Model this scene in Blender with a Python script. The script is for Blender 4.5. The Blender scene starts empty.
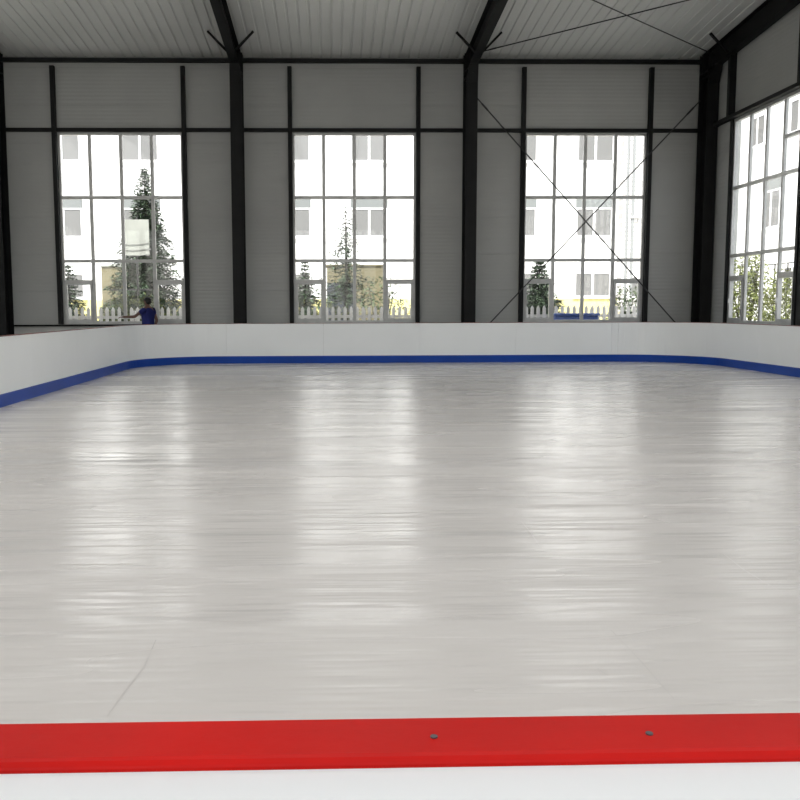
import bpy, math, random
from mathutils import Vector, Matrix
random.seed(7)
C = bpy.context.scene.collection
sc = bpy.context.scene
PI = math.pi

# ------------------------------------------------------------ materials
def mat(name, col, rough=0.6, metal=0.0, ior=1.45, spec=0.5):
    m = bpy.data.materials.new(name); m.use_nodes = True
    b = m.node_tree.nodes['Principled BSDF']
    b.inputs['Base Color'].default_value = (*col, 1)
    b.inputs['Roughness'].default_value = rough
    b.inputs['Metallic'].default_value = metal
    b.inputs['IOR'].default_value = ior
    b.inputs['Specular IOR Level'].default_value = spec
    return m
def N(m, t, **kw):
    n = m.node_tree.nodes.new(t)
    for k, v in kw.items(): setattr(n, k, v)
    return n
def L(m, a, b): m.node_tree.links.new(a, b)
def coords(m, scale, kind='Object'):
    tc = N(m, 'ShaderNodeTexCoord'); mp = N(m, 'ShaderNodeMapping')
    mp.inputs['Scale'].default_value = scale
    L(m, tc.outputs[kind], mp.inputs['Vector']); return mp.outputs['Vector']
def noise(m, vec, scale, detail=3, rough=.5):
    n = N(m, 'ShaderNodeTexNoise'); n.inputs['Scale'].default_value = scale
    n.inputs['Detail'].default_value = detail; n.inputs['Roughness'].default_value = rough
    L(m, vec, n.inputs['Vector']); return n.outputs['Fac']
def vary(m, col, amount, scale, sc3=(1, 1, 1), kind='Object'):
    """base colour that drifts a little over the surface"""
    f = noise(m, coords(m, sc3, kind), scale)
    mx = N(m, 'ShaderNodeMix', data_type='RGBA')
    a = tuple(max(0, c * (1 - amount)) for c in col); b = tuple(min(1, c * (1 + amount)) for c in col)
    mx.inputs[6].default_value = (*a, 1); mx.inputs[7].default_value = (*b, 1)
    r = N(m, 'ShaderNodeMapRange'); r.inputs[1].default_value = .35; r.inputs[2].default_value = .65
    L(m, f, r.inputs[0]); L(m, r.outputs[0], mx.inputs[0])
    L(m, mx.outputs[2], m.node_tree.nodes['Principled BSDF'].inputs['Base Color'])
    return m
def bump(m, height, strength, dist):
    b = N(m, 'ShaderNodeBump'); b.inputs['Strength'].default_value = strength
    b.inputs['Distance'].default_value = dist
    L(m, height, b.inputs['Height'])
    L(m, b.outputs['Normal'], m.node_tree.nodes['Principled BSDF'].inputs['Normal'])
def math_(m, op, a, b=None, clamp=False):
    n = N(m, 'ShaderNodeMath', operation=op, use_clamp=clamp)
    for i, x in enumerate((a, b)):
        if x is None: continue
        if isinstance(x, (int, float)): n.inputs[i].default_value = x
        else: L(m, x, n.inputs[i])
    return n.outputs[0]

M = {}
# sandwich-panel wall: grey sheet with horizontal joints
w = M['wall'] = vary(mat('wall_panel_sheet', (.34, .342, .328), .5), (.34, .342, .328), .05, .5)
sep = N(w, 'ShaderNodeSeparateXYZ'); L(w, coords(w, (1, 1, 1)), sep.inputs[0])
z = sep.outputs['Z']
fr = math_(w, 'FRACT', math_(w, 'MULTIPLY', math_(w, 'ADD', z, .1), 1.0/.985))
joint = math_(w, 'LESS_THAN', fr, .03)
fine = math_(w, 'SINE', math_(w, 'MULTIPLY', z, 2 * PI / .1))
hh = math_(w, 'SUBTRACT', math_(w, 'MULTIPLY', fine, .12), joint)
bump(w, hh, 1.0, .012)
M['plinth'] = vary(mat('plinth_render', (.5, .49, .47), .8), (.5, .49, .47), .08, 2)
M['ceiling'] = vary(mat('roof_sheet', (.58, .585, .565), .45), (.58, .585, .565), .05, .3)
M['steel'] = vary(mat('dark_painted_steel', (.006, .006, .006), .6, 0, 1.45, .25), (.006, .006, .006), .3, 2)
M['rod'] = mat('rod_steel', (.02, .02, .02), .5)
M['frame'] = vary(mat('aluminium_frame', (.42, .42, .41), .4, .3), (.42, .42, .41), .1, 4)
M['floor'] = vary(mat('concrete_floor', (.4, .39, .37), .6), (.4, .39, .37), .12, .8)
M['board'] = vary(mat('white_board_plastic', (.90, .91, .905), .35), (.90, .91, .905), .02, .6)
M['blue'] = vary(mat('blue_kick_plastic', (.006, .055, .34), .4, 0, 1.45, .25), (.006, .055, .34), .08, 1)
r_ = M['red'] = vary(mat('red_cap_plastic', (.50, .006, .004), .35, 0, 1.45, .13), (.50, .006, .004), .12, 3)
bump(r_, noise(r_, coords(r_, (1, 1, 1)), 25, 4), .12, .004)
M['cap_dull'] = vary(mat('dull_red_cap', (.20, .07, .055), .5), (.20, .07, .055), .6, 6)
M['bolt'] = mat('bolt_steel', (.12, .12, .13), .4, .6)
# rink surface: pale, glossy, faint ripples that run across the rink
ice = M['ice'] = mat('rink_surface', (.76, .745, .72), .22, 0, 1.31)
vec = coords(ice, (.28, 3.2, 1))
n1 = noise(ice, vec, 1.0, 3, .55)
vec2 = coords(ice, (.9, 8.0, 1)); n2 = noise(ice, vec2, 1.0, 2, .5)
vec3 = coords(ice, (.16, 1.0, 1)); n3 = noise(ice, vec3, 1.0, 2, .6)
hsum = math_(ice, 'ADD', math_(ice, 'MULTIPLY', n1, 1.0), math_(ice, 'ADD', math_(ice, 'MULTIPLY', n2, .6), math_(ice, 'MULTIPLY', n3, 3.6)))
# a wrinkled patch near the far end
vd = N(ice, 'ShaderNodeVectorMath', operation='DISTANCE'); L(ice, coords(ice, (.30, .42, 1)), vd.inputs[0]); vd.inputs[1].default_value = (-.02, 16.6*.42, 0)
msk = math_(ice, 'SUBTRACT', 1.0, vd.outputs['Value'], True)
wr = N(ice, 'ShaderNodeTexNoise', noise_type='RIDGED_MULTIFRACTAL'); wr.inputs['Scale'].default_value = 1.0; wr.inputs['Detail'].default_value = 2
L(ice, coords(ice, (.16, .62, 1)), wr.inputs['Vector'])
hsum = math_(ice, 'ADD', hsum, math_(ice, 'MULTIPLY', math_(ice, 'MULTIPLY', wr.outputs['Fac'], msk), 7.0))
bump(ice, hsum, 1.0, .022)
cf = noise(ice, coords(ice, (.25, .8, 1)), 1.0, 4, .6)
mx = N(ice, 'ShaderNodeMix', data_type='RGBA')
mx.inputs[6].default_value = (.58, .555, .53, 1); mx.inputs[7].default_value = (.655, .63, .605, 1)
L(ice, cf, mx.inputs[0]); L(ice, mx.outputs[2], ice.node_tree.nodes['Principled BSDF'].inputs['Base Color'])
rr = N(ice, 'ShaderNodeMapRange'); rr.inputs[1].default_value = 0; rr.inputs[2].default_value = 1; rr.clamp = False
rr.inputs[3].default_value = .10; rr.inputs[4].default_value = .42
L(ice, n3, rr.inputs[0]); L(ice, rr.outputs[0], ice.node_tree.nodes['Principled BSDF'].inputs['Roughness'])
M['scratch'] = mat('scratch_mark', (.47, .45, .43), .4)
# window glass, thin
g = M['glass'] = bpy.data.materials.new('clear_glass'); g.use_nodes = True
g.node_tree.nodes.remove(g.node_tree.nodes['Principled BSDF'])
tr = N(g, 'ShaderNodeBsdfTransparent'); tr.inputs[0].default_value = (.93, .94, .94, 1)
gl = N(g, 'ShaderNodeBsdfGlossy'); gl.inputs['Roughness'].default_value = .03
lw = N(g, 'ShaderNodeLayerWeight'); lw.inputs[0].default_value = .5
fz = N(g, 'ShaderNodeMath', operation='MULTIPLY_ADD'); fz.inputs[1].default_value = .5; fz.inputs[2].default_value = .035
pw_ = N(g, 'ShaderNodeMath', operation='POWER'); pw_.inputs[1].default_value = 5; L(g, lw.outputs['Facing'], pw_.inputs[0]); L(g, pw_.outputs[0], fz.inputs[0])
ms = N(g, 'ShaderNodeMixShader'); L(g, fz.outputs[0], ms.inputs[0]); L(g, tr.outputs[0], ms.inputs[1]); L(g, gl.outputs[0], ms.inputs[2])
L(g, ms.outputs[0], g.node_tree.nodes['Material Output'].inputs['Surface'])
# milky translucent sheet for unseen roof openings added to brighten the rink
s_ = M['added_skylight'] = bpy.data.materials.new('added_milky_sheet'); s_.use_nodes = True
s_.node_tree.nodes.remove(s_.node_tree.nodes['Principled BSDF'])
tl = N(s_, 'ShaderNodeBsdfTranslucent'); tl.inputs[0].default_value = (.33, .33, .32, 1)
L(s_, tl.outputs[0], s_.node_tree.nodes['Material Output'].inputs['Surface'])
# outdoors
M['facade'] = vary(mat('white_facade_paint', (.80, .80, .79), .8), (.80, .80, .79), .03, .4)
M['yellow'] = vary(mat('cream_yellow_base', (.55, .50, .22), .8), (.55, .50, .22), .06, 1)
br = M['brick'] = mat('pale_tile', (.7, .69, .68), .8)
bt = N(br, 'ShaderNodeTexBrick'); bt.inputs['Scale'].default_value = 1
bt.inputs['Color1'].default_value = (.72, .71, .70, 1); bt.inputs['Color2'].default_value = (.6, .59, .58, 1)
bt.inputs['Mortar'].default_value = (.36, .35, .34, 1); bt.inputs['Mortar Size'].default_value = .03
bt.inputs['Brick Width'].default_value = .5; bt.inputs['Row Height'].default_value = .22
L(br, coords(br, (1, 1, 1)), bt.inputs['Vector'])
_mp = [n for n in br.node_tree.nodes if n.type == 'MAPPING'][0]; _mp.inputs['Rotation'].default_value = (-PI / 2, 0, 0)
L(br, bt.outputs['Color'], br.node_tree.nodes['Principled BSDF'].inputs['Base Color'])
M['wglass'] = mat('facade_glass', (.14, .14, .137), .4)
M['awning'] = mat('grey_green_panel', (.15, .16, .158), .7)
M['white'] = mat('white_paint', (.8, .8, .8), .5)
M['picket'] = vary(mat('picket_white', (.62, .60, .57), .6), (.62, .60, .57), .12, 3)
M['ground'] = vary(mat('outdoor_paving', (.52, .51, .48), .9), (.52, .51, .48), .12, .5)
M['fir'] = vary(mat('fir_needles', (.035, .060, .030), .8), (.035, .060, .030), .5, 3)
M['bark'] = vary(mat('tree_bark', (.035, .028, .022), .9), (.035, .028, .022), .3, 6)
M['leaf'] = vary(mat('yellow_green_leaves', (.13, .15, .045), .7), (.13, .15, .045), .4, 4)
M['leafd'] = vary(mat('dull_green_leaves', (.05, .075, .03), .7), (.05, .075, .03), .45, 4)
M['tan'] = vary(mat('tan_sheet', (.125, .11, .062), .7), (.125, .11, .062), .12, 1.5)
M['bluegrey'] = vary(mat('blue_grey_sheet', (.022, .026, .034), .6), (.022, .026, .034), .2, 1.5)
M['pale'] = vary(mat('pale_panel', (.30, .31, .28), .6), (.30, .31, .28), .08, 2)
M['bin'] = mat('blue_bin_plastic', (.03, .07, .25), .5)
M['pipe'] = mat('grey_pipe', (.22, .23, .23), .5)
# person
M['skin'] = mat('skin', (.14, .075, .055), .6)
M['shirt'] = vary(mat('blue_tshirt', (.008, .013, .11), .8), (.008, .013, .11), .15, 5)
M['trousers'] = mat('dark_trousers', (.02, .02, .025), .85)
M['hair'] = mat('black_hair', (.010, .009, .009), .6)
M['shoe'] = mat('dark_shoe', (.03, .03, .03), .6)

# ------------------------------------------------------------ geometry helpers
class MB:
    def __init__(s): s.v = []; s.f = []; s.sm = []
    def add(s, vs, fs, smooth=False):
        o = len(s.v); s.v += [tuple(v) for v in vs]
        s.f += [tuple(i + o for i in f) for f in fs]; s.sm += [smooth] * len(fs)
    def box(s, x0, x1, y0, y1, z0, z1, bev=0):
        if bev <= 0:
            s.add([(x0,y0,z0),(x1,y0,z0),(x1,y1,z0),(x0,y1,z0),(x0,y0,z1),(x1,y0,z1),(x1,y1,z1),(x0,y1,z1)],
                  [(0,3,2,1),(4,5,6,7),(0,1,5,4),(1,2,6,5),(2,3,7,6),(3,0,4,7)])
        else:
            b = bev
            def ring(i, zz): return [(x0+i,y0+b,zz),(x0+b,y0+i,zz),(x1-b,y0+i,zz),(x1-i,y0+b,zz),(x1-i,y1-b,zz),(x1-b,y1-i,zz),(x0+b,y1-i,zz),(x0+i,y1-b,zz)]
            vs = []
            for i, zz in ((b, z0), (0, z0+b), (0, z1-b), (b, z1)):
                vs += ring(i, zz)
            fs = [tuple(range(7, -1, -1)), tuple(range(24, 32))]
            for k in range(3):
                for j in range(8): fs.append((k*8+j, k*8+(j+1)%8, (k+1)*8+(j+1)%8, (k+1)*8+j))
            s.add(vs, fs)
        return s
    def tube(s, pts, r, n=8, smooth=True, cap=True):
        pts = [Vector(p) for p in pts]
        rs = r if isinstance(r, (list, tuple)) else [r] * len(pts)
        d0 = (pts[1] - pts[0]).normalized()
        up = Vector((0, 0, 1)) if abs(d0.z) < .9 else Vector((1, 0, 0))
        vs = []
        for i, p in enumerate(pts):
            d = (pts[min(i+1, len(pts)-1)] - pts[max(i-1, 0)]).normalized()
            a = d.cross(up).normalized(); b = a.cross(d)
            for k in range(n):
                t = 2*PI*k/n; vs.append(p + (a*math.cos(t) + b*math.sin(t)) * rs[i])
        fs = []
        for i in range(len(pts)-1):
            for k in range(n): fs.append((i*n+k, i*n+(k+1)%n, (i+1)*n+(k+1)%n, (i+1)*n+k))
        s.add(vs, fs, smooth)
        if cap: s.add(vs[:n], [tuple(range(n))[::-1]]); s.add(vs[-n:], [tuple(range(n))])
        return s
    def bar(s, a, b, w, h):
        """square bar from a to b"""
        a = Vector(a); b = Vector(b); d = (b-a).normalized()
        up = Vector((0,0,1)) if abs(d.z) < .95 else Vector((0,1,0))
        u = d.cross(up).normalized(); v = u.cross(d)
        vs = [p + u*(sx*w/2) + v*(sz*h/2) for p in (a, b) for sx, sz in ((-1,-1),(1,-1),(1,1),(-1,1))]
        s.add(vs, [(3,2,1,0),(4,5,6,7),(0,1,5,4),(1,2,6,5),(2,3,7,6),(3,0,4,7)]); return s
    def build(s, name, m, parent=None, loc=None):
        me = bpy.data.meshes.new(name); me.from_pydata(s.v, [], s.f); me.update()
        me.polygons.foreach_set('use_smooth', s.sm)
        me.materials.append(M[m] if isinstance(m, str) else m)
        o = bpy.data.objects.new(name, me); C.objects.link(o)
        if parent: o.parent = parent
        if loc: o.location = loc
        return o
def tag(o, label=None, cat=None, group=None, kind=None):
    if label: o['label'] = label
    if cat: o['category'] = cat
    if group: o['group'] = group
    if kind: o['kind'] = kind
    return o
def empty(name, loc, rz=0):
    o = bpy.data.objects.new(name, None); C.objects.link(o); o.location = loc; o.rotation_euler = (0, 0, rz)
    o.empty_display_size = .2; return o
def copy_tree(o, parent=None):
    c = o.copy(); C.objects.link(c)
    c.parent = parent
    for ch in list(o.children): copy_tree(ch, c)
    return c
def struct(o): o['kind'] = 'structure'; return o

# ------------------------------------------------------------ hall dimensions
YW = 24.55; XR = 10.20; XL = -15.0; YN = -5.0; TH = .12
Z0, Z1 = 1.0, 6.09                  # window sill and head
def zc(y): return 8.05 + .075 * (24.55 - y) if y > 8 else zc(8.001) - .075 * (8 - y)
WW = 3.31

def wall(name, along, const, a, b, outward, centres):
    """slab wall with window openings; along 'x' or 'y'; const = inner face"""
    m = MB(); c0, c1 = sorted((const, const + outward * TH))
    def bx(u0, u1, z0, z1):
        if along == 'x': m.box(u0, u1, c0, c1, z0, z1)
        else: m.box(c0, c1, u0, u1, z0, z1)
    def prism(u0, u1, z0):          # top follows the roof
        if along == 'x': bx(u0, u1, z0, zc(const) + .25); return
        cuts = [u0] + ([8.0] if u0 < 8 < u1 else []) + [u1]
        for s0, s1 in zip(cuts, cuts[1:]):
            za, zb = zc(s0) + .25, zc(s1) + .25
            m.add([(c0,s0,z0),(c1,s0,z0),(c1,s1,z0),(c0,s1,z0),(c0,s0,za),(c1,s0,za),(c1,s1,zb),(c0,s1,zb)],
                  [(0,3,2,1),(4,5,6,7),(0,1,5,4),(1,2,6,5),(2,3,7,6),(3,0,4,7)])
    u = a
    for c in centres:
        bx(u, c - WW/2, Z0, Z1); u = c + WW/2
    bx(u, b, Z0, Z1)
    prism(a, b, Z1)
    o = struct(m.build(name, 'wall'))
    p = MB(); k0, k1 = sorted((const - outward * .02, const + outward * TH))
    if along == 'x': p.box(a, b, k0, k1, -.15, Z0)
    else: p.box(k0, k1, a, b, -.15, Z0)
    q = struct(p.build('plinth', 'plinth', o))
    return o
far_c = [-11.88, -5.61, .66, 6.94]
right_c = [-3.1, 2.5, 8.7, 14.9, 21.12]
wall('wall_far', 'x', YW, XL - TH, XR + TH, 1, far_c)
wall('wall_right', 'y', XR, YN, YW, 1, right_c)
wall('wall_left', 'y', XL, YN, YW, -1, right_c)
near_c = [-13.0 + 3.53*i for i in range(7)]  # unseen near windows, set close together to let in more daylight
wall('wall_near', 'x', YN, XL - TH, XR + TH, -1, near_c)

# floor
m = MB(); m.box(XL, XR, YN, YW, -.15, -.03); struct(m.build('floor', 'floor'))

# windows ------------------------------------------------------
def window(name, loc, rz, variant):
    """local: x along the wall from -WW/2 to WW/2, y = 0 at glass plane, z from sill"""
    H_ = Z1 - Z0; f = .05; pw = WW / 4
    m = MB(); m.box(-WW/2, WW/2, -.05, .05, 0, f + .02); m.box(-WW/2, WW/2, -.05, .05, H_ - f, H_)
    m.box(-WW/2, -WW/2 + f, -.05, .05, f, H_ - f); m.box(WW/2 - f, WW/2, -.05, .05, f, H_ - f)
    root = struct(m.build(name, 'frame', None, loc)); root.rotation_euler = (0, 0, rz)
    for k in (1, 2, 3):
        MB().box(-WW/2 + k*pw - .045, -WW/2 + k*pw + .045, -.03, .03, f, H_ - f).build('mullion', 'frame', root)
    for zz in (1.70, 3.395):
        MB().box(-WW/2 + f, WW/2 - f, -.035, .035, zz - .042, zz + .042).build('transom', 'frame', root)
    for k in (0, 3):
        x0 = -WW/2 + k*pw + (f if k == 0 else .035); x1 = -WW/2 + (k+1)*pw - (.035 if k == 0 else f)
        MB().box(x0, x1, -.05, .05, 1.12, 1.19).build('transom', 'frame', root)
        s = MB(); a, b, c, d = x0, x1, f + .02, 1.12; t = .06
        s.box(a, b, -.065, .035, c, c + t); s.box(a, b, -.065, .035, d - t, d)
        s.box(a, a + t, -.065, .035, c + t, d - t); s.box(b - t, b, -.065, .035, c + t, d - t)
        sash = s.build('opening_sash', 'frame', root)
        MB().box(a + .05, a + .075, -.10, -.065, .5, .62).build('sash_handle', 'frame', sash)
    if variant:
        MB().box(WW/2 - pw + .035, WW/2 - f, -.05, .05, 4.17, 4.24).build('transom', 'frame', root)
    MB().box(-WW/2 + f, WW/2 - f, -.006, .006, f, H_ - f).build('pane', 'glass', root)
    return root
wn = 0
def portal(loc, rot):
    l = bpy.data.lights.new('daylight_portal', 'AREA'); l.shape = 'RECTANGLE'; l.size = WW - .1; l.size_y = Z1 - Z0 - .1
    l.cycles.is_portal = True
    o = bpy.data.objects.new('daylight_portal', l); C.objects.link(o); o.location = loc; o.rotation_euler = rot
zm = (Z0 + Z1) / 2
proto = None
def put_window(loc, rz, variant=False):
    global wn, proto
    wn += 1
    if variant or proto is None:
        w_ = window('window_%d' % wn, loc, rz, variant)
        if not variant: proto = w_
    else:
        w_ = copy_tree(proto); w_.name = 'window_%d' % wn; w_.location = loc; w_.rotation_euler = (0, 0, rz)
for c in far_c[1:] + far_c[:1]:
    put_window((c, YW + .05, Z0), 0); portal((c, YW + .15, zm), (-PI/2, 0, 0))
for c in reversed(right_c):
    put_window((XR + .05, c, Z0), -PI/2, c > 20); portal((XR + .15, c, zm), (PI/2, 0, PI/2))
for c in right_c:
    put_window((XL - .05, c, Z0), PI/2); portal((XL - .15, c, zm), (PI/2, 0, -PI/2))
for c in near_c:
    put_window((c, YN - .05, Z0), PI); portal((c, YN - .15, zm), (PI/2, 0, 0))

# ceiling with trapezoid ribs, unseen milky strips added in its near half for light --------
added_sky_x = [(-14.2, -12.2), (-11.2, -9.2), (-7.6, -5.6), (-4.6, -2.8), (-1.4, .6), (1.4, 3.2), (4.4, 6.4), (7.2, 9.2)]
SY0, SY1 = -3.5, 13.0
def ribbed(x0, x1, ys, pitch=.26, h=.022):
    m = MB(); xs = []; x = x0
    while x < x1 - 1e-6:
        e = min(x + pitch, x1)
        for dx, dz in ((0, 0), (.19, 0), (.205, h), (.245, h)):
            if x + dx < e: xs.append((x + dx, dz))
        x = e
    xs.append((x1, 0))
    vs = []; n = len(xs)
    for y in ys: vs += [(px, y, zc(y) + dz) for px, dz in xs]
    fs = []
    for j in range(len(ys) - 1):
        for i in range(n - 1): fs.append((j*n+i, (j+1)*n+i, (j+1)*n+i+1, j*n+i+1))
    m.add(vs, fs)
    t = [(px, py, pz + .12) for px, py, pz in vs]     # outer skin of the sandwich roof
    m.add(t, [f[::-1] for f in fs]); return m
cm = MB()
def merge(a, b): a.add(b.v, b.f)
merge(cm, ribbed(XL, XR, [SY1, YW + .1]))
merge(cm, ribbed(XL, XR, [YN - .1, SY0]))
edges = [XL] + [e for p_ in added_sky_x for e in p_] + [XR]
for i in range(0, len(edges), 2): merge(cm, ribbed(edges[i], edges[i+1], [SY0, 8.0, SY1]))
ceil = struct(cm.build('ceiling', 'ceiling'))
for a, b in added_sky_x:
    s = MB(); vs = [(x, y, zc(y) + .05) for y in (SY0, 8.0, SY1) for x in (a - .02, b + .02)]
    s.add(vs, [(0, 2, 3, 1), (2, 4, 5, 3)]); s.build('added_skylight_sheet', 'added_skylight', ceil)
m = MB(); m.box(XL, XR, YW - .06, YW, 7.97, 8.04); struct(m.build('trim_1', 'wall'))

# steel frame ----------------------------------------------------
def hsec(m, x, y0, y1, z0, z1, w=.30):
    m.box(x - w/2, x + w/2, y0, y0 + .02, z0, z1); m.box(x - w/2, x + w/2, y1 - .02, y1, z0, z1)
    m.box(x - .012, x + .012, y0 + .02, y1 - .02, z0, z1)
cols = [(-8.68, 'dark steel column at the left edge of the view, left of the first window'),
        (-2.42, 'dark steel column between the left and the middle window'),
        (3.70, 'dark steel column between the middle and the right far window'),
        (10.02, 'dark steel column standing in the far right corner of the hall')]
for x, lab in cols:
    t = tag(empty('steel_column', (x, 24.0, -.03)), lab, 'column', 'wall columns of the hall')
    m = MB(); hsec(m, 0, -.30, .28, .05, 7.56); hsec(m, 0, .06, .28, 7.56, zc(24.2)); m.box(-.15, .15, -.28, .26, 7.40, 7.42); m.box(-.15, .15, -.30, .28, 7.56, 7.58)
    m.build('shaft', 'steel', t)
    MB().box(-.2, .2, -.36, .34, 0, .05).build('base_plate', 'steel', t)
    # haunch thickening into the rafter
    h = MB(); h.add([(-.15,-.30,7.25),(.15,-.30,7.25),(.12,-.55,7.66),(-.12,-.55,7.66),(-.15,-.28,7.25),(.15,-.28,7.25),(.12,-.55,7.69),(-.12,-.55,7.69)],
                    [(0,1,2,3),(7,6,5,4),(0,3,7,4),(1,5,6,2),(0,4,5,1),(3,2,6,7)])
    h.box(-.012, .012, -.45, -.30, 7.46, 7.64); h.build('haunch', 'steel', t)
rl = ['dark roof rafter running overhead, off the left edge above the first bay',
      'dark roof rafter rising from the column between left and middle windows',
      'dark roof rafter rising from the column between middle and right windows',
      'dark end rafter along the right wall rising from the corner column']
rlook = []
for (x, _), lab in zip(cols, rl):
    t = tag(empty('roof_rafter', (x, 0, 0)), lab, 'rafter', 'roof rafters')
    D = .50
    def seg(m, y0, y1, w, o0, o1, dz0, dz1):
        vs = []
        for y in (y0, y1):
            zt = zc(y) - .01
            vs += [(-w/2, y, zt + dz0), (w/2, y, zt + dz0), (w/2, y, zt + dz1), (-w/2, y, zt + dz1)]
        m.add(vs, [(3,2,1,0),(4,5,6,7),(0,1,5,4),(1,2,6,5),(2,3,7,6),(3,0,4,7)])
    m = MB()
    for y0, y1 in ((YN + .1, 8.0), (8.001, 24.28)):
        seg(m, y0, y1, .22, 0, 0, -.02, 0)
        seg(m, y0, y1, .22, 0, 0, -D, -D + .02)
        seg(m, y0, y1, .016, 0, 0, -D + .02, -.02)
    m.build('beam', 'steel', t)
    for sx in (-1, 1):
        if x > 9 and sx > 0: continue
        if x < -8 and sx < 0: continue
        b = MB(); yb = 22.7; zb = zc(yb) - D
        b.bar((sx*.09, yb, zb + .01), (sx*.56, yb, zb + .485), .065, .05)
        b.build('fly_brace', 'steel', t)

def member(name, box, lab, cat, group, mt='steel'):
    x0, x1, y0, y1, z0, z1 = box
    o = MB().box(0, x1-x0, 0, y1-y0, 0, z1-z0).build(name, mt, None, (x0, y0, z0))
    return tag(o, lab, cat, group)
sides = [('left', -5.61), ('middle', .66), ('right', 6.94)]
# window posts full height from plinth to eaves
for nm, c in sides:
    for s, sn in ((-1, 'left'), (1, 'right')):
        xx = c + s * (WW/2 + .065)
        member('window_post', (xx - .055, xx + .055, YW - .14, YW - .002, Z0, 7.80),
               'dark upright steel post along the %s side of the %s far window' % (sn, nm), 'post', 'steel posts beside the windows')
bays = [(-8.59, -2.57, 'in the first bay, over the left window'), (-2.27, 3.55, 'in the second bay, over the middle window'), (3.85, 9.87, 'in the third bay, over the right far window')]
for a, b, t_ in bays:
    # eave strut between columns
    m = MB(); m.box(0, b - a, 0, .12, .08, .10); m.box(0, b - a, 0, .12, 0, .02); m.box(0, b - a, 0, .02, .02, .08)
    tag(m.build('eave_strut', 'steel', None, (a, YW - .40, 7.83)), 'dark horizontal beam under the eaves ' + t_, 'beam', 'eave beams')
    member('wall_girt', ({-8.59: -8.67, -2.27: -2.415, 3.85: 3.705}[a], {-2.57: -2.425, 3.55: 3.695, 9.87: 10.02}[b], YW - .12, YW - .005, 6.11, 6.20), 'dark horizontal rail at the window head ' + t_, 'rail', 'girts above the windows')
    member('base_rail', (a, b, YW - .12, YW - .025, Z0 - .06, Z0 - .01), 'dark narrow rail at sill height ' + t_.replace('over', 'under'), 'rail', 'base rails under the windows')
# right wall steel
for s, sn in ((1, 'far'), (-1, 'near')):
    yy = 21.12 + s * (WW/2 + .065)
    o = MB().box(-.06, -.002, -.055, .055, Z0, 6.11).box(-.17, -.002, -.065, .065, 6.2, zc(yy) - .02).box(-.009, -.002, -.05, .05, 6.11, 6.2).build('window_post', 'steel', None, (XR, yy, 0))
    tag(o, 'dark steel post along the %s side of the right wall window' % sn, 'post', 'steel posts beside the windows')
member('wall_girt', (XR - .17, XR - .01, 19.1, 23.66, 6.11, 6.2), 'dark rail above the window in the right wall', 'rail', 'girts above the windows')
member('wall_girt', (XR - .10, XR - .01, 23.66, 24.3, 6.10, 6.20), 'short dark rail on right wall beside corner column', 'rail', 'girts above the windows')
t = tag(empty('gable_column', (XR, 18.62, -.03)), 'dark steel column on the right wall at the right edge of the view', 'column', 'wall columns of the hall')
m = MB(); m.box(-.33, -.31, -.14, .14, .05, zc(18.62) - .02); m.box(-.03, -.01, -.14, .14, .05, zc(18.62) - .02); m.box(-.31, -.03, -.008, .008, .05, zc(18.62) - .02)
m.build('shaft', 'steel', t); MB().box(-.38, -.01, -.2, .2, 0, .05).build('base_plate', 'steel', t)

def rod(a, b, r, lab, group, name='bracing_rod'):
    a = Vector(a); b = Vector(b); mid = a
    o = MB().tube([a - mid, b - mid], r, 6).build(name, 'rod', None, mid); tag(o, lab, 'rod', group)
    d = (b - a).normalized()
    for p, sgn in ((a, 1), (b, -1)):
        q = p - mid
        MB().tube([q + d*sgn*.25, q + d*sgn*.5], r*1.4, 8).build('turnbuckle', 'rod', o)
rod((3.87, 24.2, 6.98), (9.86, 24.2, .5), .018, 'thin dark rod crossing the right far window from upper left to lower right', 'cross bracing rods on the wall')
rod((9.86, 24.14, 6.87), (3.87, 24.14, .52), .018, 'thin dark rod crossing the right far window from upper right to lower left', 'cross bracing rods on the wall')
rod((3.86, 23.68, zc(23.68) - .15), (10.0, 18.86, zc(18.86) - .15), .015, 'thin dark rod under the roof running from the middle column off to the right', 'cross bracing rods under the roof')
rod((10.0, 23.68, zc(23.68) - .19), (3.86, 18.78, zc(18.78) - .19), .013, 'thin dark rod under the roof running from the corner column off to the left', 'cross bracing rods under the roof')

# ------------------------------------------------------------ rink
BL, BR, BF, BN = -4.78, 9.38, 22.97, .805
BH = 1.03; KH = .188; RAD = 2.1; BT = .055
def arc(cx, cy, r, a0, a1, n=20):
    return [(cx + r*math.cos(math.radians(a0 + (a1-a0)*i/n)), cy + r*math.sin(math.radians(a0 + (a1-a0)*i/n))) for i in range(n+1)]
def sweep(path, prof, m, closed_prof=True):
    """path of (x,y) walked with the ice on the LEFT side; prof = (outward offset, z)"""
    n = len(prof); vs = []
    for i, p in enumerate(path):
        a = Vector(path[max(i-1, 0)]); b = Vector(path[min(i+1, len(path)-1)])
        d = (b - a).normalized(); o = Vector((d.y, -d.x))
        for off, zz in prof: vs.append((p[0] + o.x*off, p[1] + o.y*off, zz))
    fs = []
    for i in range(len(path)-1):
        for k in range(n): fs.append((i*n+k, (i+1)*n+k, (i+1)*n+(k+1)%n, i*n+(k+1)%n))
    m.add(vs, fs, False)
    m.add(vs[:n], [tuple(range(n))]); m.add(vs[-n:], [tuple(range(n))[::-1]])
    return m
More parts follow.
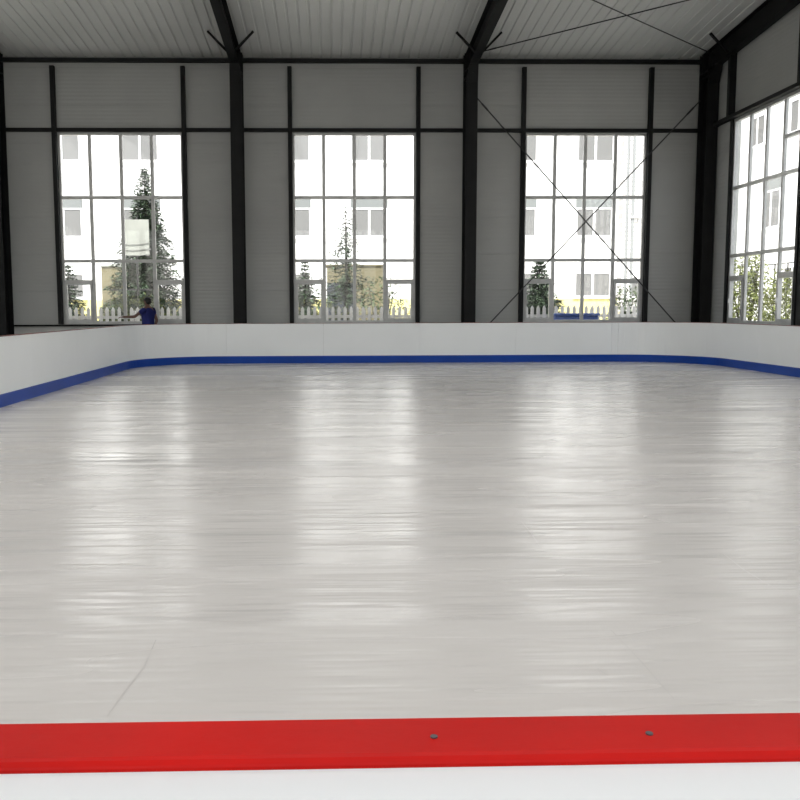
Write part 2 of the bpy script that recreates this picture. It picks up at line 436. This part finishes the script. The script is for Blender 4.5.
def rink_side(path, lab, cap='cap_dull'):
    t = tag(empty('rink_board', (path[0][0], path[0][1], -.03)), lab, 'barrier', 'boards around the rink')
    ox, oy = path[0]; P_ = [(x - ox, y - oy) for x, y in path]
    # panels split about every 2 m, hairline joints
    segs = []; cur = [P_[0]]; acc = 0
    fine_ = [P_[0]]
    for a, b in zip(P_, P_[1:]):
        Ln = math.dist(a, b); k = max(1, round(Ln / .5))
        for j in range(1, k+1): fine_.append((a[0] + (b[0]-a[0])*j/k, a[1] + (b[1]-a[1])*j/k))
    for a, b in zip(fine_, fine_[1:]):
        acc += math.dist(a, b); cur.append(b)
        if acc > (2.2 if cap != 'red' else 3.4): segs.append(cur); cur = [b]; acc = 0
    if len(cur) > 1: segs.append(cur)
    for sg in segs:
        # shorten each panel by 2 mm at both ends for the joint
        (ax, ay), (bx_, by) = sg[0], sg[1]; l_ = math.dist(sg[0], sg[1]); sg = list(sg)
        sg[0] = (ax + (bx_-ax)*.002/l_, ay + (by-ay)*.002/l_)
        (ax, ay), (bx_, by) = sg[-1], sg[-2]; l_ = math.dist(sg[-1], sg[-2])
        sg[-1] = (ax + (bx_-ax)*.002/l_, ay + (by-ay)*.002/l_)
        sweep(sg, [(0, .0), (0, BH + .018), (BT, BH + .018), (BT, .0)], MB()).build('board_panel', 'board', t)
    sweep(P_, [(-.012, .031), (-.012, KH + .02), (-.006, KH + .03), (0, KH + .03), (0, .031)], MB()).build('kick_plate', 'blue', t)
    top = BH + .03
    a_, b_ = -.012, BT + .012
    sweep(P_, [(a_, top - .011), (a_, top - .004), (a_ + .004, top), (b_ - .010, top), (b_ - .005, top - .001), (b_ - .001, top - .004), (b_, top - .006), (b_, top - .009), (b_ - .012, top - .009)], MB()).build('cap_rail', cap, t)
    return t
# anticlockwise, ice on the left
near_y = BN
rink_side([(BL + RAD, near_y), (BR - RAD, near_y)], 'near white barrier with the broad red cap rail across the bottom of the picture', 'red')
rink_side([(BR - RAD, near_y)] + arc(BR - RAD, near_y + RAD, RAD, -90, 0)[1:] + [(BR, BF - RAD)] + arc(BR - RAD, BF - RAD, RAD, 0, 90)[1:],
          'right white barrier with blue kick strip, bending round the far right corner')
rink_side([(BR - RAD, BF), (BL + RAD, BF)], 'straight white barrier with blue kick strip across the far end below the windows')
rink_side([(BL + RAD, BF)] + arc(BL + RAD, BF - RAD, RAD, 90, 180)[1:] + [(BL, near_y + RAD)] + arc(BL + RAD, near_y + RAD, RAD, 180, 270)[1:],
          'left white barrier with blue kick strip, bending round the far left corner', 'cap_dull')
near_t = [o for o in C.objects if o.name.startswith('rink_board') and 'near' in o.get('label', '')][0]
for bx_, by in ((.092, .775), (.29, .775)):
    MB().tube([(bx_ - (BL + RAD), by - BN, BH + .029), (bx_ - (BL + RAD), by - BN, BH + .0312)], .0035, 12).build('rail_screw', 'bolt', near_t)
# ice slab
out = [(BL + RAD, near_y), (BR - RAD, near_y)] + arc(BR - RAD, near_y + RAD, RAD, -90, 0)[1:] + arc(BR - RAD, BF - RAD, RAD, 0, 90) + arc(BL + RAD, BF - RAD, RAD, 90, 180) + arc(BL + RAD, near_y + RAD, RAD, 180, 270)[:-1]
n = len(out); m = MB()
m.add([(x, y, 0) for x, y in out] + [(x, y, -.03) for x, y in out],
      [tuple(range(n)), tuple(range(2*n-1, n-1, -1))] + [(i, i+n, (i+1) % n + n, (i+1) % n) for i in range(n)])
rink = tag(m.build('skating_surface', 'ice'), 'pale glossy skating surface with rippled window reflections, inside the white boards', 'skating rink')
def scratch(pts, w_):
    s = MB(); vs = []
    for i, p in enumerate(pts):
        a = Vector(pts[max(0, i-1)]); b = Vector(pts[min(len(pts)-1, i+1)]); d = (b-a).normalized(); o = Vector((-d.y, d.x)) * w_ * (.3 if i in (0, len(pts)-1) else 1)
        vs += [(p[0]+o.x, p[1]+o.y, .0006), (p[0]-o.x, p[1]-o.y, .0006)]
    s.add(vs, [(2*i, 2*i+1, 2*i+3, 2*i+2) for i in range(len(pts)-1)]); s.build('scratch', 'scratch', rink)
scratch([(1.26, 5.8), (1.26, 5.56), (1.24, 5.17)], .005)
scratch([(-.76, 3.73), (-.75, 3.43), (-.78, 3.14), (-.79, 3.0)], .004)
scratch([(1.045, 3.37), (1.05, 3.34), (1.065, 3.30)], .005)
scratch([(2.26, 4.99), (2.23, 4.65), (2.24, 4.28)], .005)
scratch([(1.23, 3.78), (1.24, 3.44), (1.24, 3.07)], .003)

# ------------------------------------------------------------ person
def skin(name, verts, edges, radii, m, parent, sub=2, root=0):
    me = bpy.data.meshes.new(name); me.from_pydata(verts, edges, []); me.update()
    o = bpy.data.objects.new(name, me); C.objects.link(o); o.parent = parent; me.materials.append(M[m])
    sk = o.modifiers.new('skin', 'SKIN'); sk.use_smooth_shade = True
    if not me.skin_vertices: 
        bpy.context.view_layer.objects.active = o
    for i, r in enumerate(radii):
        v = me.skin_vertices[0].data[i]; v.radius = r if isinstance(r, tuple) else (r, r); v.use_root = (i == root)
    su = o.modifiers.new('sub', 'SUBSURF'); su.levels = sub; su.render_levels = sub
    return o
pr = tag(empty('person', (-4.80, 23.62, -.03)), 'person in a blue t-shirt standing behind the far left boards, arm reaching left', 'person'); pr.rotation_euler = (0, 0, math.radians(-35))
# figure faces -x (to the left), slightly turned away; y axis = its own left/right
# joints
J = dict(pelvis=(0, 0, .95), waist=(0, 0, 1.08), chest=(-.01, 0, 1.28), neck0=(0, 0, 1.47), neck1=(-.02, 0, 1.53), head0=(-.03, 0, 1.585), head1=(-.035, 0, 1.66), head2=(-.03, 0, 1.70),
         shl=(-.02, -.17, 1.40), ell=(-.19, -.29, 1.23), wrl=(-.40, -.44, 1.23),
         shr=(.03, .17, 1.40), elr=(.10, .22, 1.12), wrr=(-.05, .20, .90),
         hil=(0, -.10, .90), knl=(-.03, -.11, .50), anl=(.0, -.12, .10), tol=(-.15, -.13, .045),
         hir=(0, .10, .90), knr=(-.02, .11, .50), anr=(.04, .12, .10), tor=(-.11, .13, .045))
R_ = dict(pelvis=(.11, .15), waist=(.085, .115), chest=(.095, .125), neck0=.058, neck1=.052, head0=(.078, .066), head1=(.095, .076), head2=(.082, .070),
          shl=.046, ell=.042, wrl=.030, shr=.046, elr=.042, wrr=.028,
          hil=.085, knl=.058, anl=.04, tol=.035, hir=.085, knr=.058, anr=.04, tor=.035)
keys = list(J)
E_ = [('pelvis','waist'),('waist','chest'),('chest','neck0'),('neck0','neck1'),('neck1','head0'),('head0','head1'),('head1','head2'),
      ('neck0','shl'),('shl','ell'),('ell','wrl'),('neck0','shr'),('shr','elr'),('elr','wrr'),
      ('pelvis','hil'),('hil','knl'),('knl','anl'),('anl','tol'),('pelvis','hir'),('hir','knr'),('knr','anr'),('anr','tor')]
def mk(name, ks, es, m, grow=0, over={}, sub=2):
    vs = [over.get(k, J.get(k)) for k in ks]
    rad = []
    for k in ks:
        r = over.get('r_' + k, R_.get(k)); rad.append(tuple(x + grow for x in r) if isinstance(r, tuple) else r + grow)
    return skin(name, vs, [(ks.index(a), ks.index(b)) for a, b in es], rad, m, pr, sub)
# hands: palm and five finger chains on each wrist, in the same body mesh
def hand(tag_, wrist, d, nrm):
    d = Vector(d).normalized(); nrm = Vector(nrm).normalized(); s = d.cross(nrm).normalized(); w = Vector(wrist)
    out_ = []
    J['palm' + tag_] = tuple(w + d*.055); R_['palm' + tag_] = (.030, .022)
    keys.append('palm' + tag_); E_.append(('wr' + tag_, 'palm' + tag_))
    chains = [(-.026, .050, .030, .026, .02), (-.009, .052, .036, .030, .022), (.009, .052, .033, .028, .02), (.026, .046, .026, .022, .018)]
    for i, (so, base, a, b, c) in enumerate(chains):
        p = w + d*(.055 + base*.7) + s*so; nms = []
        for j, l_ in enumerate((0, a, b, c)):
            ang = (.0, .15, .45, .75)[j]
            p = p + (d*math.cos(ang) - nrm*math.sin(ang)) * l_
            k = 'f%s%d%d' % (tag_, i, j); J[k] = tuple(p); R_[k] = (.0095, .009, .0085, .0075)[j]; keys.append(k); nms.append(k)
        E_.append(('palm' + tag_, nms[0]))
        for x, y in zip(nms, nms[1:]): E_.append((x, y))
    p = w + d*.03 - s*.03; nms = []
    for j, l_ in enumerate((0, .032, .026)):
        p = p + (d*.75 - s*.6 - nrm*.2).normalized() * l_
        k = 't%s%d' % (tag_, j); J[k] = tuple(p); R_[k] = (.012, .0105, .009)[j]; keys.append(k); nms.append(k)
    E_.append(('palm' + tag_, nms[0])); E_.append((nms[0], nms[1])); E_.append((nms[1], nms[2]))
hand('l', J['wrl'], (-.82, -.57, -.05), (0, 0, 1))
hand('r', J['wrr'], (-.5, -.1, -.8), (.8, 0, -.5))
body = mk('body', keys, E_, 'skin')
# face details as part of the figure
def ell(name, c, r, m, parent, seg=14, ring=9):
    b = MB(); vs = []; fs = []
    for i in range(ring+1):
        th = PI*i/ring
        for k in range(seg):
            ph = 2*PI*k/seg; vs.append((c[0]+r[0]*math.sin(th)*math.cos(ph), c[1]+r[1]*math.sin(th)*math.sin(ph), c[2]+r[2]*math.cos(th)))
    for i in range(ring):
        for k in range(seg): fs.append((i*seg+k, (i+1)*seg+k, (i+1)*seg+(k+1)%seg, i*seg+(k+1)%seg))
    b.add(vs, fs, True); return b.build(name, m, parent)
ell('nose', (-.128, 0, 1.615), (.018, .013, .022), 'skin', pr)
ell('ear', (-.02, -.074, 1.61), (.018, .010, .03), 'skin', pr)
ell('ear', (-.02, .074, 1.61), (.018, .010, .03), 'skin', pr)
for s in (-1, 1): ell('eye', (-.112, s*.030, 1.635), (.010, .012, .008), 'hair', pr)
ell('mouth', (-.112, 0, 1.573), (.010, .022, .006), 'trousers', pr)
ell('hair', (-.012, 0, 1.672), (.106, .088, .072), 'hair', pr, 20, 12)
ell('hair', (.035, 0, 1.625), (.070, .080, .075), 'hair', pr, 20, 12)
ks = ['pelvis', 'waist', 'chest', 'neck0', 'shl', 'slv1', 'shr', 'slv2']
ov = dict(pelvis=(0, 0, .93), neck0=(-.005, 0, 1.435), slv1=(-.10, -.225, 1.31), r_slv1=.066, slv2=(.065, .195, 1.27), r_slv2=.066, r_neck0=.075, shl=(-.02, -.165, 1.40), shr=(.03, .165, 1.40), r_shl=.074, r_shr=.074, r_pelvis=(.15, .20), r_waist=(.145, .19), r_chest=(.155, .21))
mk('tshirt', ks, [('pelvis','waist'),('waist','chest'),('chest','neck0'),('neck0','shl'),('shl','slv1'),('neck0','shr'),('shr','slv2')], 'shirt', 0, ov)
ks = ['pelvis', 'hil', 'knl', 'anl', 'hir', 'knr', 'anr']
mk('trousers', ks, [('pelvis','hil'),('hil','knl'),('knl','anl'),('pelvis','hir'),('hir','knr'),('knr','anr')], 'trousers', .022)
for s, a, b in ((-1, 'anl', 'tol'), (1, 'anr', 'tor')):
    A, B = J[a], J[b]; ell('shoe', ((A[0]+B[0])/2, (A[1]+B[1])/2, .05), (.14, .05, .05), 'shoe', pr)
# ------------------------------------------------------------ outdoors
m = MB(); m.box(-60, 60, YW + TH + .01, 80, -.30, -.15); m.box(XR + TH + .01, 60, -25, YW + TH + .01, -.30, -.15)
m.box(-60, XL - TH - .01, -25, YW + TH + .01, -.30, -.15); m.box(XL - TH - .01, XR + TH + .01, -25, YN - TH - .01, -.30, -.15)
struct(m.build('ground', 'ground'))
GZ = -.15
# main white building
FY = 45.0
bt_ = tag(empty('apartment_building', (0, FY, GZ)), 'white apartment block with rows of grey windows across the yard', 'building')
m = MB(); m.box(-34, 14.45, 0, 12, 2.0, 15.6); m.build('wall', 'facade', bt_)
m = MB(); m.box(-34, 14.45, -.04, 12, 0, 2.0); m.build('base_band', 'yellow', bt_)
m = MB(); m.box(-34.2, 14.45, -.3, 12.2, 15.6, 15.9); m.build('roof_slab', 'facade', bt_)
def fwin(x, z0, z1, w=1.84, parent=bt_, panel=True, rot=False, f0=0.0):
    """window proud of the facade: frame, panes, grey panel over it"""
    def bx(m_, a, b, c, d, e, f): 
        if rot: m_.box(c, d, a, b, e, f)
        else: m_.box(a, b, c, d, e, f)
        return m_
    t = .07; x0, x1 = x - w/2, x + w/2; zt = z1 - .5 if panel else z1
    m = MB(); y0, y1 = f0 - .06, f0 + .0
    bx(m, x0, x1, y0, y1, z0, z0 + t); bx(m, x0, x1, y0, y1, zt - t, zt); bx(m, x0, x0 + t, y0, y1, z0 + t, zt - t); bx(m, x1 - t, x1, y0, y1, z0 + t, zt - t)
    bx(m, x - .05, x + .05, y0, y1, z0 + t, zt - t)
    fr_ = m.build('window', 'white', parent)
    g_ = MB(); bx(g_, x0 + t, x - .05, f0 - .03, f0 - .01, z0 + t, zt - t); bx(g_, x + .05, x1 - t, f0 - .03, f0 - .01, z0 + t, zt - t)
    g_.build('pane', 'wglass', fr_)
    s_m = MB(); bx(s_m, x0 - .08, x1 + .08, f0 - .14, f0, z0 - .07, z0); s_m.build('sill', 'white', fr_)
    if panel:
        p_ = MB(); bx(p_, x0, x1, f0 - .05, f0, zt, z1); p_.build('head_panel', 'awning', fr_)
for k in range(-3, 3):
    for xx in (-1.89 + k*11.27 / 1.0, 1.94 + k*11.27):
        if xx > 13.6 or xx < -33: continue
        for z0, z1, pn in ((2.07, 3.30, False), (5.07, 7.0, True), (8.75, 10.9, True), (12.4, 14.4, True)):
            fwin(xx, z0, z1, panel=pn)
# stair tower with pale tiles and a downpipe
st = tag(empty('stair_tower', (14.47, 44.4, GZ)), 'pale tiled stair tower with downpipe, at the right edge of the right far window', 'building')
MB().box(0, 5.3, 0, 10, 0, 15.6).build('wall', 'brick', st)
MB().tube([(.18, -.08, .2), (.18, -.08, 15.2)], .06, 10).build('downpipe', 'pipe', st)
MB().box(.42, .54, -.08, 0, .3, 10.2).build('cable_duct', 'pipe', st)
fwin(.62, 6.0, 7.0, .34, st, False); fwin(.85, 2.0, 3.1, .9, st, False)
# side wing facing the hall's right wall
wg = tag(empty('building_wing', (20, 25, GZ)), 'white side wing with stacked windows, seen through the right wall window', 'building')
MB().box(0, 10, 0, 22, 0, 15.6).build('wall', 'facade', wg)
for yy in (17.15, 13.4, 9.6, 5.8, 2.0):
    y2 = yy - 1.6
    fwin(yy, 9.0, 10.4, 1.5, wg, False, True); fwin(y2, 5.1, 7.3, 1.7, wg, True, True); fwin(yy, 2.0, 3.3, 1.5, wg, False, True)
MB().box(-.12, 0, 18.9, 19.6, 0, 14).build('grey_pilaster', 'awning', wg)

# picket fence
fx0, fx1 = -11.0, 10.6
ft = tag(empty('picket_fence', (fx0, 28.0, GZ)), 'white picket fence with pointed tops running along outside the far windows', 'fence')
m = MB(); x = 0; hgt = 1.62
while x < fx1 - fx0:
    m.add([(x,0,.12),(x+.10,0,.12),(x+.10,0,hgt-.08),(x+.05,0,hgt),(x,0,hgt-.08),(x,.03,.12),(x+.10,.03,.12),(x+.10,.03,hgt-.08),(x+.05,.03,hgt),(x,.03,hgt-.08)],
          [(0,1,2,3,4),(9,8,7,6,5),(0,5,6,1),(1,6,7,2),(2,7,8,3),(3,8,9,4),(4,9,5,0)]); x += .19
m.build('picket_panel', 'picket', ft)
for zz in (.45, 1.25): MB().box(0, fx1 - fx0, .03, .07, zz, zz + .09).build('rail', 'picket', ft)
x = 0
while x <= fx1 - fx0: MB().box(x, x + .10, .07, .17, 0, 1.5).build('post', 'picket', ft); x += 2.4

# conifers
def conifer(loc, h, r0, lab, dens=1.0, base=.08, droop=.35, group=None):
    t = tag(empty('fir_tree', loc), lab, 'tree', group)
    MB().tube([(0,0,0),(.02,0,h*.5),(0,0,h*.97)], [h*.018+.02, h*.011+.01, .008], 8).build('trunk', 'bark', t)
    m = MB(); lev = int(h / (.20 if h > 4 else .14))
    bo = MB()
    for i in range(lev):
        zf = base + (1-base) * i / lev; zz = zf * h
        R = r0 * (1 - zf) ** 1.0 * random.uniform(.75, 1.12)
        nb = max(3, int(random.randint(7, 10) * dens))
        a0 = random.random() * 6.28
        for k in range(nb):
            a = a0 + k * 2*PI/nb + random.uniform(-.25, .25); Rb = R * random.uniform(.6, 1.1) + .06
            ca, sa = math.cos(a), math.sin(a); n_ = max(2, int(Rb / .09))
            tip = (ca*Rb, sa*Rb, zz - Rb*droop + .25*Rb*.4)
            bo.tube([(0, 0, zz), tip], [.012, .004], 3, cap=False)
            for j in range(1, n_+1):
                f = j / n_; px, py, pz = ca*Rb*f, sa*Rb*f, zz + (tip[2] - zz)*f
                for q in range(max(2, int(6*dens))):
                    l_ = random.uniform(.12, .26) * min(1, .35 + R); b = a + random.uniform(-1.5, 1.5); e = random.uniform(-.7, .4)
                    d = Vector((math.cos(b)*math.cos(e), math.sin(b)*math.cos(e), math.sin(e)))
                    s = d.cross(Vector((random.random()-.5, random.random()-.5, 1))).normalized() * random.uniform(.02, .045)
                    jz = .11 if h > 4 else .05; p = Vector((px, py, pz)) + Vector((random.uniform(-.05,.05), random.uniform(-.05,.05), random.uniform(-jz, jz)))
                    m.add([p - s, p + s, p + d*l_], [(0, 1, 2)])
    bo.build('branch', 'bark', t); m.build('foliage', 'fir', t); return t
conifer((-6.5, 32, GZ), 6.5, 2.3, 'tall dark green fir tree behind the person, topping out in the left window', 1.35, .2)
conifer((-8.75, 30.2, GZ), 3.1, 1.0, 'small dark fir in the bottom left corner of the left window', 1.0, .1)
conifer((-7.95, 35.2, GZ), 4.3, .9, 'thin pale-looking fir beside the tall fir in the left window', .55, .2)
conifer((.55, 32, GZ), 5.2, 1.8, 'sparse spindly fir standing in the centre of the middle window', .6, .36)
conifer((-.98, 34.4, GZ), 3.45, 1.3, 'bushy green fir at the lower left of the middle window', 1.1, .06)
conifer((3.0, 30.5, GZ), 3.2, .6, 'fir branches reaching in at the right side of the middle window', .6, .4)
conifer((7.25, 31, GZ), 3.25, 1.75, 'dark bushy fir in the lower left of the right far window', 1.5, .06)
def shrub(loc, rx, ry, h, lab, mt, n, stems=6, name='shrub', cat='shrub', lf=.07):
    t = tag(empty(name, loc), lab, cat)
    s = MB(); tips = []
    for i in range(stems):
        a = random.random()*6.28; q = random.uniform(.3, .9)
        tip = (math.cos(a)*rx*q, math.sin(a)*ry*q, h*random.uniform(.7, 1.0)); tips.append(tip)
        s.tube([(tip[0]*.15, tip[1]*.15, 0), (tip[0]*.6, tip[1]*.6, tip[2]*.55), tip], [.022, .014, .006], 5)
    s.build('stem', 'bark', t)
    m = MB()
    for i in range(n):
        while True:
            u, v, w_ = random.uniform(-1, 1), random.uniform(-1, 1), random.uniform(0, 1)
            rr_ = 1 - abs(w_ - .45)**2 * 1.6
            if u*u + v*v < rr_*rr_ : break
        p = Vector((u*rx, v*ry, w_*h + random.uniform(-.05, .05)*h)); p.z = max(p.z, .05)
        d = Vector((random.uniform(-1,1), random.uniform(-1,1), random.uniform(-.6,.9))).normalized() * random.uniform(.6, 1.3) * lf
        s2 = d.cross(Vector((random.random()-.5, random.random()-.5, random.random()))).normalized() * lf * .35
        m.add([p - d, p + s2, p + d, p - s2], [(0, 1, 2, 3)])
    m.build('foliage', mt, t); return t
shrub((-6.2, 28.8, GZ), 1.4, .32, 1.95, 'yellow-green hedge bush behind the pickets in the left window', 'leaf', 2600)
shrub((-3.8, 29.2, GZ), .8, .5, 1.9, 'yellow-green bush behind the pickets at the right edge of the left window', 'leaf', 1100)
shrub((1.75, 29.8, GZ), .85, .5, 2.6, 'loose olive bush behind the pickets right of centre in the middle window', 'leafd', 1000)
shrub((.0, 28.9, GZ), .8, .4, 1.7, 'low yellow-green bush behind the pickets at the left of the middle window', 'leaf', 900)
shrub((10.5, 30.4, GZ), 1.1, .6, 2.3, 'olive green bush in the lower right corner of the right far window', 'leafd', 2600)
shrub((14.3, 30.4, GZ), .8, 1.0, 3.3, 'tall bright bush, middle of the three behind the right wall window', 'leaf', 3400, 12, lf=.08)
shrub((14.5, 28.4, GZ), .6, .8, 2.7, 'tall bright bush, right of the three behind the right wall window', 'leaf', 2000, 10, lf=.08)
shrub((14.0, 32.2, GZ), .6, .8, 2.9, 'tall bright bush, left of the three behind the right wall window', 'leaf', 1700, 10, lf=.08)

# things in the yard
t = tag(empty('notice_board', (-6.28, 29.35, GZ)), 'pale upright panel on a dark post before the tall fir, left window', 'board')
MB().box(-.42, .42, -.02, .02, 3.27, 4.42, .008).build('panel', 'pale', t)
MB().box(-.03, .03, .02, .08, 0, 4.5).build('post', 'rod', t)
MB().box(-.9, .42, .02, .05, 2.15, 2.2).build('crossbar', 'rod', t)
m = MB()
for zz in (3.32, 3.5, 3.68): m.tube([(-.8 + i*.13, -.04 - .0*i, zz - .07*math.sin(i*PI/10)) for i in range(11)], .008, 4)
m.build('wire', 'rod', t)
t = tag(empty('boxy_bulk', (-8.5, 37.5, GZ)), 'tan boxy bulk seen behind the tall fir in the left window', 'boxy_bulk')  # plain box for a tan shape of unknown kind
MB().box(-1.0, 1.0, 0, 2, 0, 3.3).build('wall', 'tan', t); MB().box(-1.05, 1.05, -.06, 2.06, 3.3, 3.4).build('roof', 'pale', t)
MB().box(-.5, .4, -.03, 0, 0, 2.0).build('front_panel', 'tan', t)
t = tag(empty('boxy_bulk', (1.05, 37.5, GZ)), 'mustard and blue-grey boxy bulk behind the pickets in the middle window', 'boxy_bulk')  # generic box, what this two-coloured shape is remains unknown
MB().box(-1.2, 1.2, 0, 2, 0, 3.3).build('wall', 'tan', t); MB().box(-1.25, 1.25, -.06, 2.06, 3.3, 3.36).build('roof', 'tan', t)
MB().box(-1.2, .0, -.04, 0, .4, 2.6).build('front_panel', 'bluegrey', t)
t = tag(empty('storage_bin', (7.43, 27.1, GZ)), 'blue box standing before the picket fence at the foot of the right far window', 'bin')
MB().box(-.66, .66, -.3, .3, .06, 1.30, .03).build('body', 'bin', t); MB().box(-.69, .69, -.33, .33, 1.30, 1.38, .02).build('lid', 'bin', t)
for x in (-.5, .5): MB().box(x - .05, x + .05, -.2, .2, 0, .06).build('foot', 'rod', t)
t = tag(empty('railing', (17.5, 32.0, GZ)), 'dark thin metal railing behind the bushes in the right wall window', 'railing')
for zz in (3.2, 2.2): MB().box(-.02, .02, 0, 7, zz, zz + .04).build('rail', 'rod', t)
for k in range(8): MB().box(-.02, .02, k - .02, k + .02, 0, 3.2).build('post', 'rod', t)

# ------------------------------------------------------------ light
W = bpy.data.worlds.new('sky'); sc.world = W; W.use_nodes = True
nt = W.node_tree; bg = nt.nodes['Background']
sk = nt.nodes.new('ShaderNodeTexSky'); sk.sky_type = 'NISHITA'; sk.sun_disc = False
sk.sun_elevation = math.radians(55); sk.sun_rotation = math.radians(200); sk.air_density = 1.0; sk.dust_density = 3.0; sk.ozone_density = 1.0
mx = nt.nodes.new('ShaderNodeMix'); mx.data_type = 'RGBA'; mx.inputs[0].default_value = .55; mx.inputs[7].default_value = (7.2, 7.2, 7.2, 1)
nt.links.new(sk.outputs[0], mx.inputs[6]); nt.links.new(mx.outputs[2], bg.inputs['Color'])
bg.inputs['Strength'].default_value = .40
sl = bpy.data.lights.new('sun', 'SUN'); sl.energy = 12.0; sl.angle = math.radians(2); sl.color = (1, .97, .93)
so = bpy.data.objects.new('sun', sl); C.objects.link(so)
so.rotation_euler = Vector((.38, .75, -1.15)).to_track_quat('-Z', 'Y').to_euler(); so.location = (-10, -10, 30)

# ------------------------------------------------------------ camera
cam = bpy.data.cameras.new('camera'); co = bpy.data.objects.new('camera', cam); C.objects.link(co); sc.camera = co
cam.sensor_width = 36; cam.lens = 890.5 * 36 / 800
cam.shift_x = (400 - 352.22) / 800; cam.shift_y = (398.05 - 400) / 800
cam.clip_start = .05; cam.clip_end = 300
pi_, ya, ro = map(math.radians, (5.795, 1.36, -.1875))
r0 = Vector((math.cos(ya), -math.sin(ya), 0)); y0 = Vector((math.sin(ya), math.cos(ya), 0)); zz = Vector((0, 0, 1))
fw = math.cos(pi_)*y0 - math.sin(pi_)*zz; up0 = math.sin(pi_)*y0 + math.cos(pi_)*zz
Rv = math.cos(ro)*r0 + math.sin(ro)*up0; Uv = math.cos(ro)*up0 - math.sin(ro)*r0
mw = Matrix((Rv, Uv, -fw)).transposed().to_4x4(); mw.translation = (0, 0, 1.42); co.matrix_world = mw

sc.view_settings.view_transform = 'Standard'; sc.view_settings.look = 'None'; sc.view_settings.gamma = 1
sc.view_settings.use_curve_mapping = False; sc.view_settings.exposure = 0.0
cy = sc.cycles
cy.use_denoising = True; cy.max_bounces = 10; cy.diffuse_bounces = 6; cy.glossy_bounces = 4; cy.transparent_max_bounces = 12; cy.transmission_bounces = 6
cy.sample_clamp_indirect = 8; cy.caustics_reflective = False; cy.caustics_refractive = False
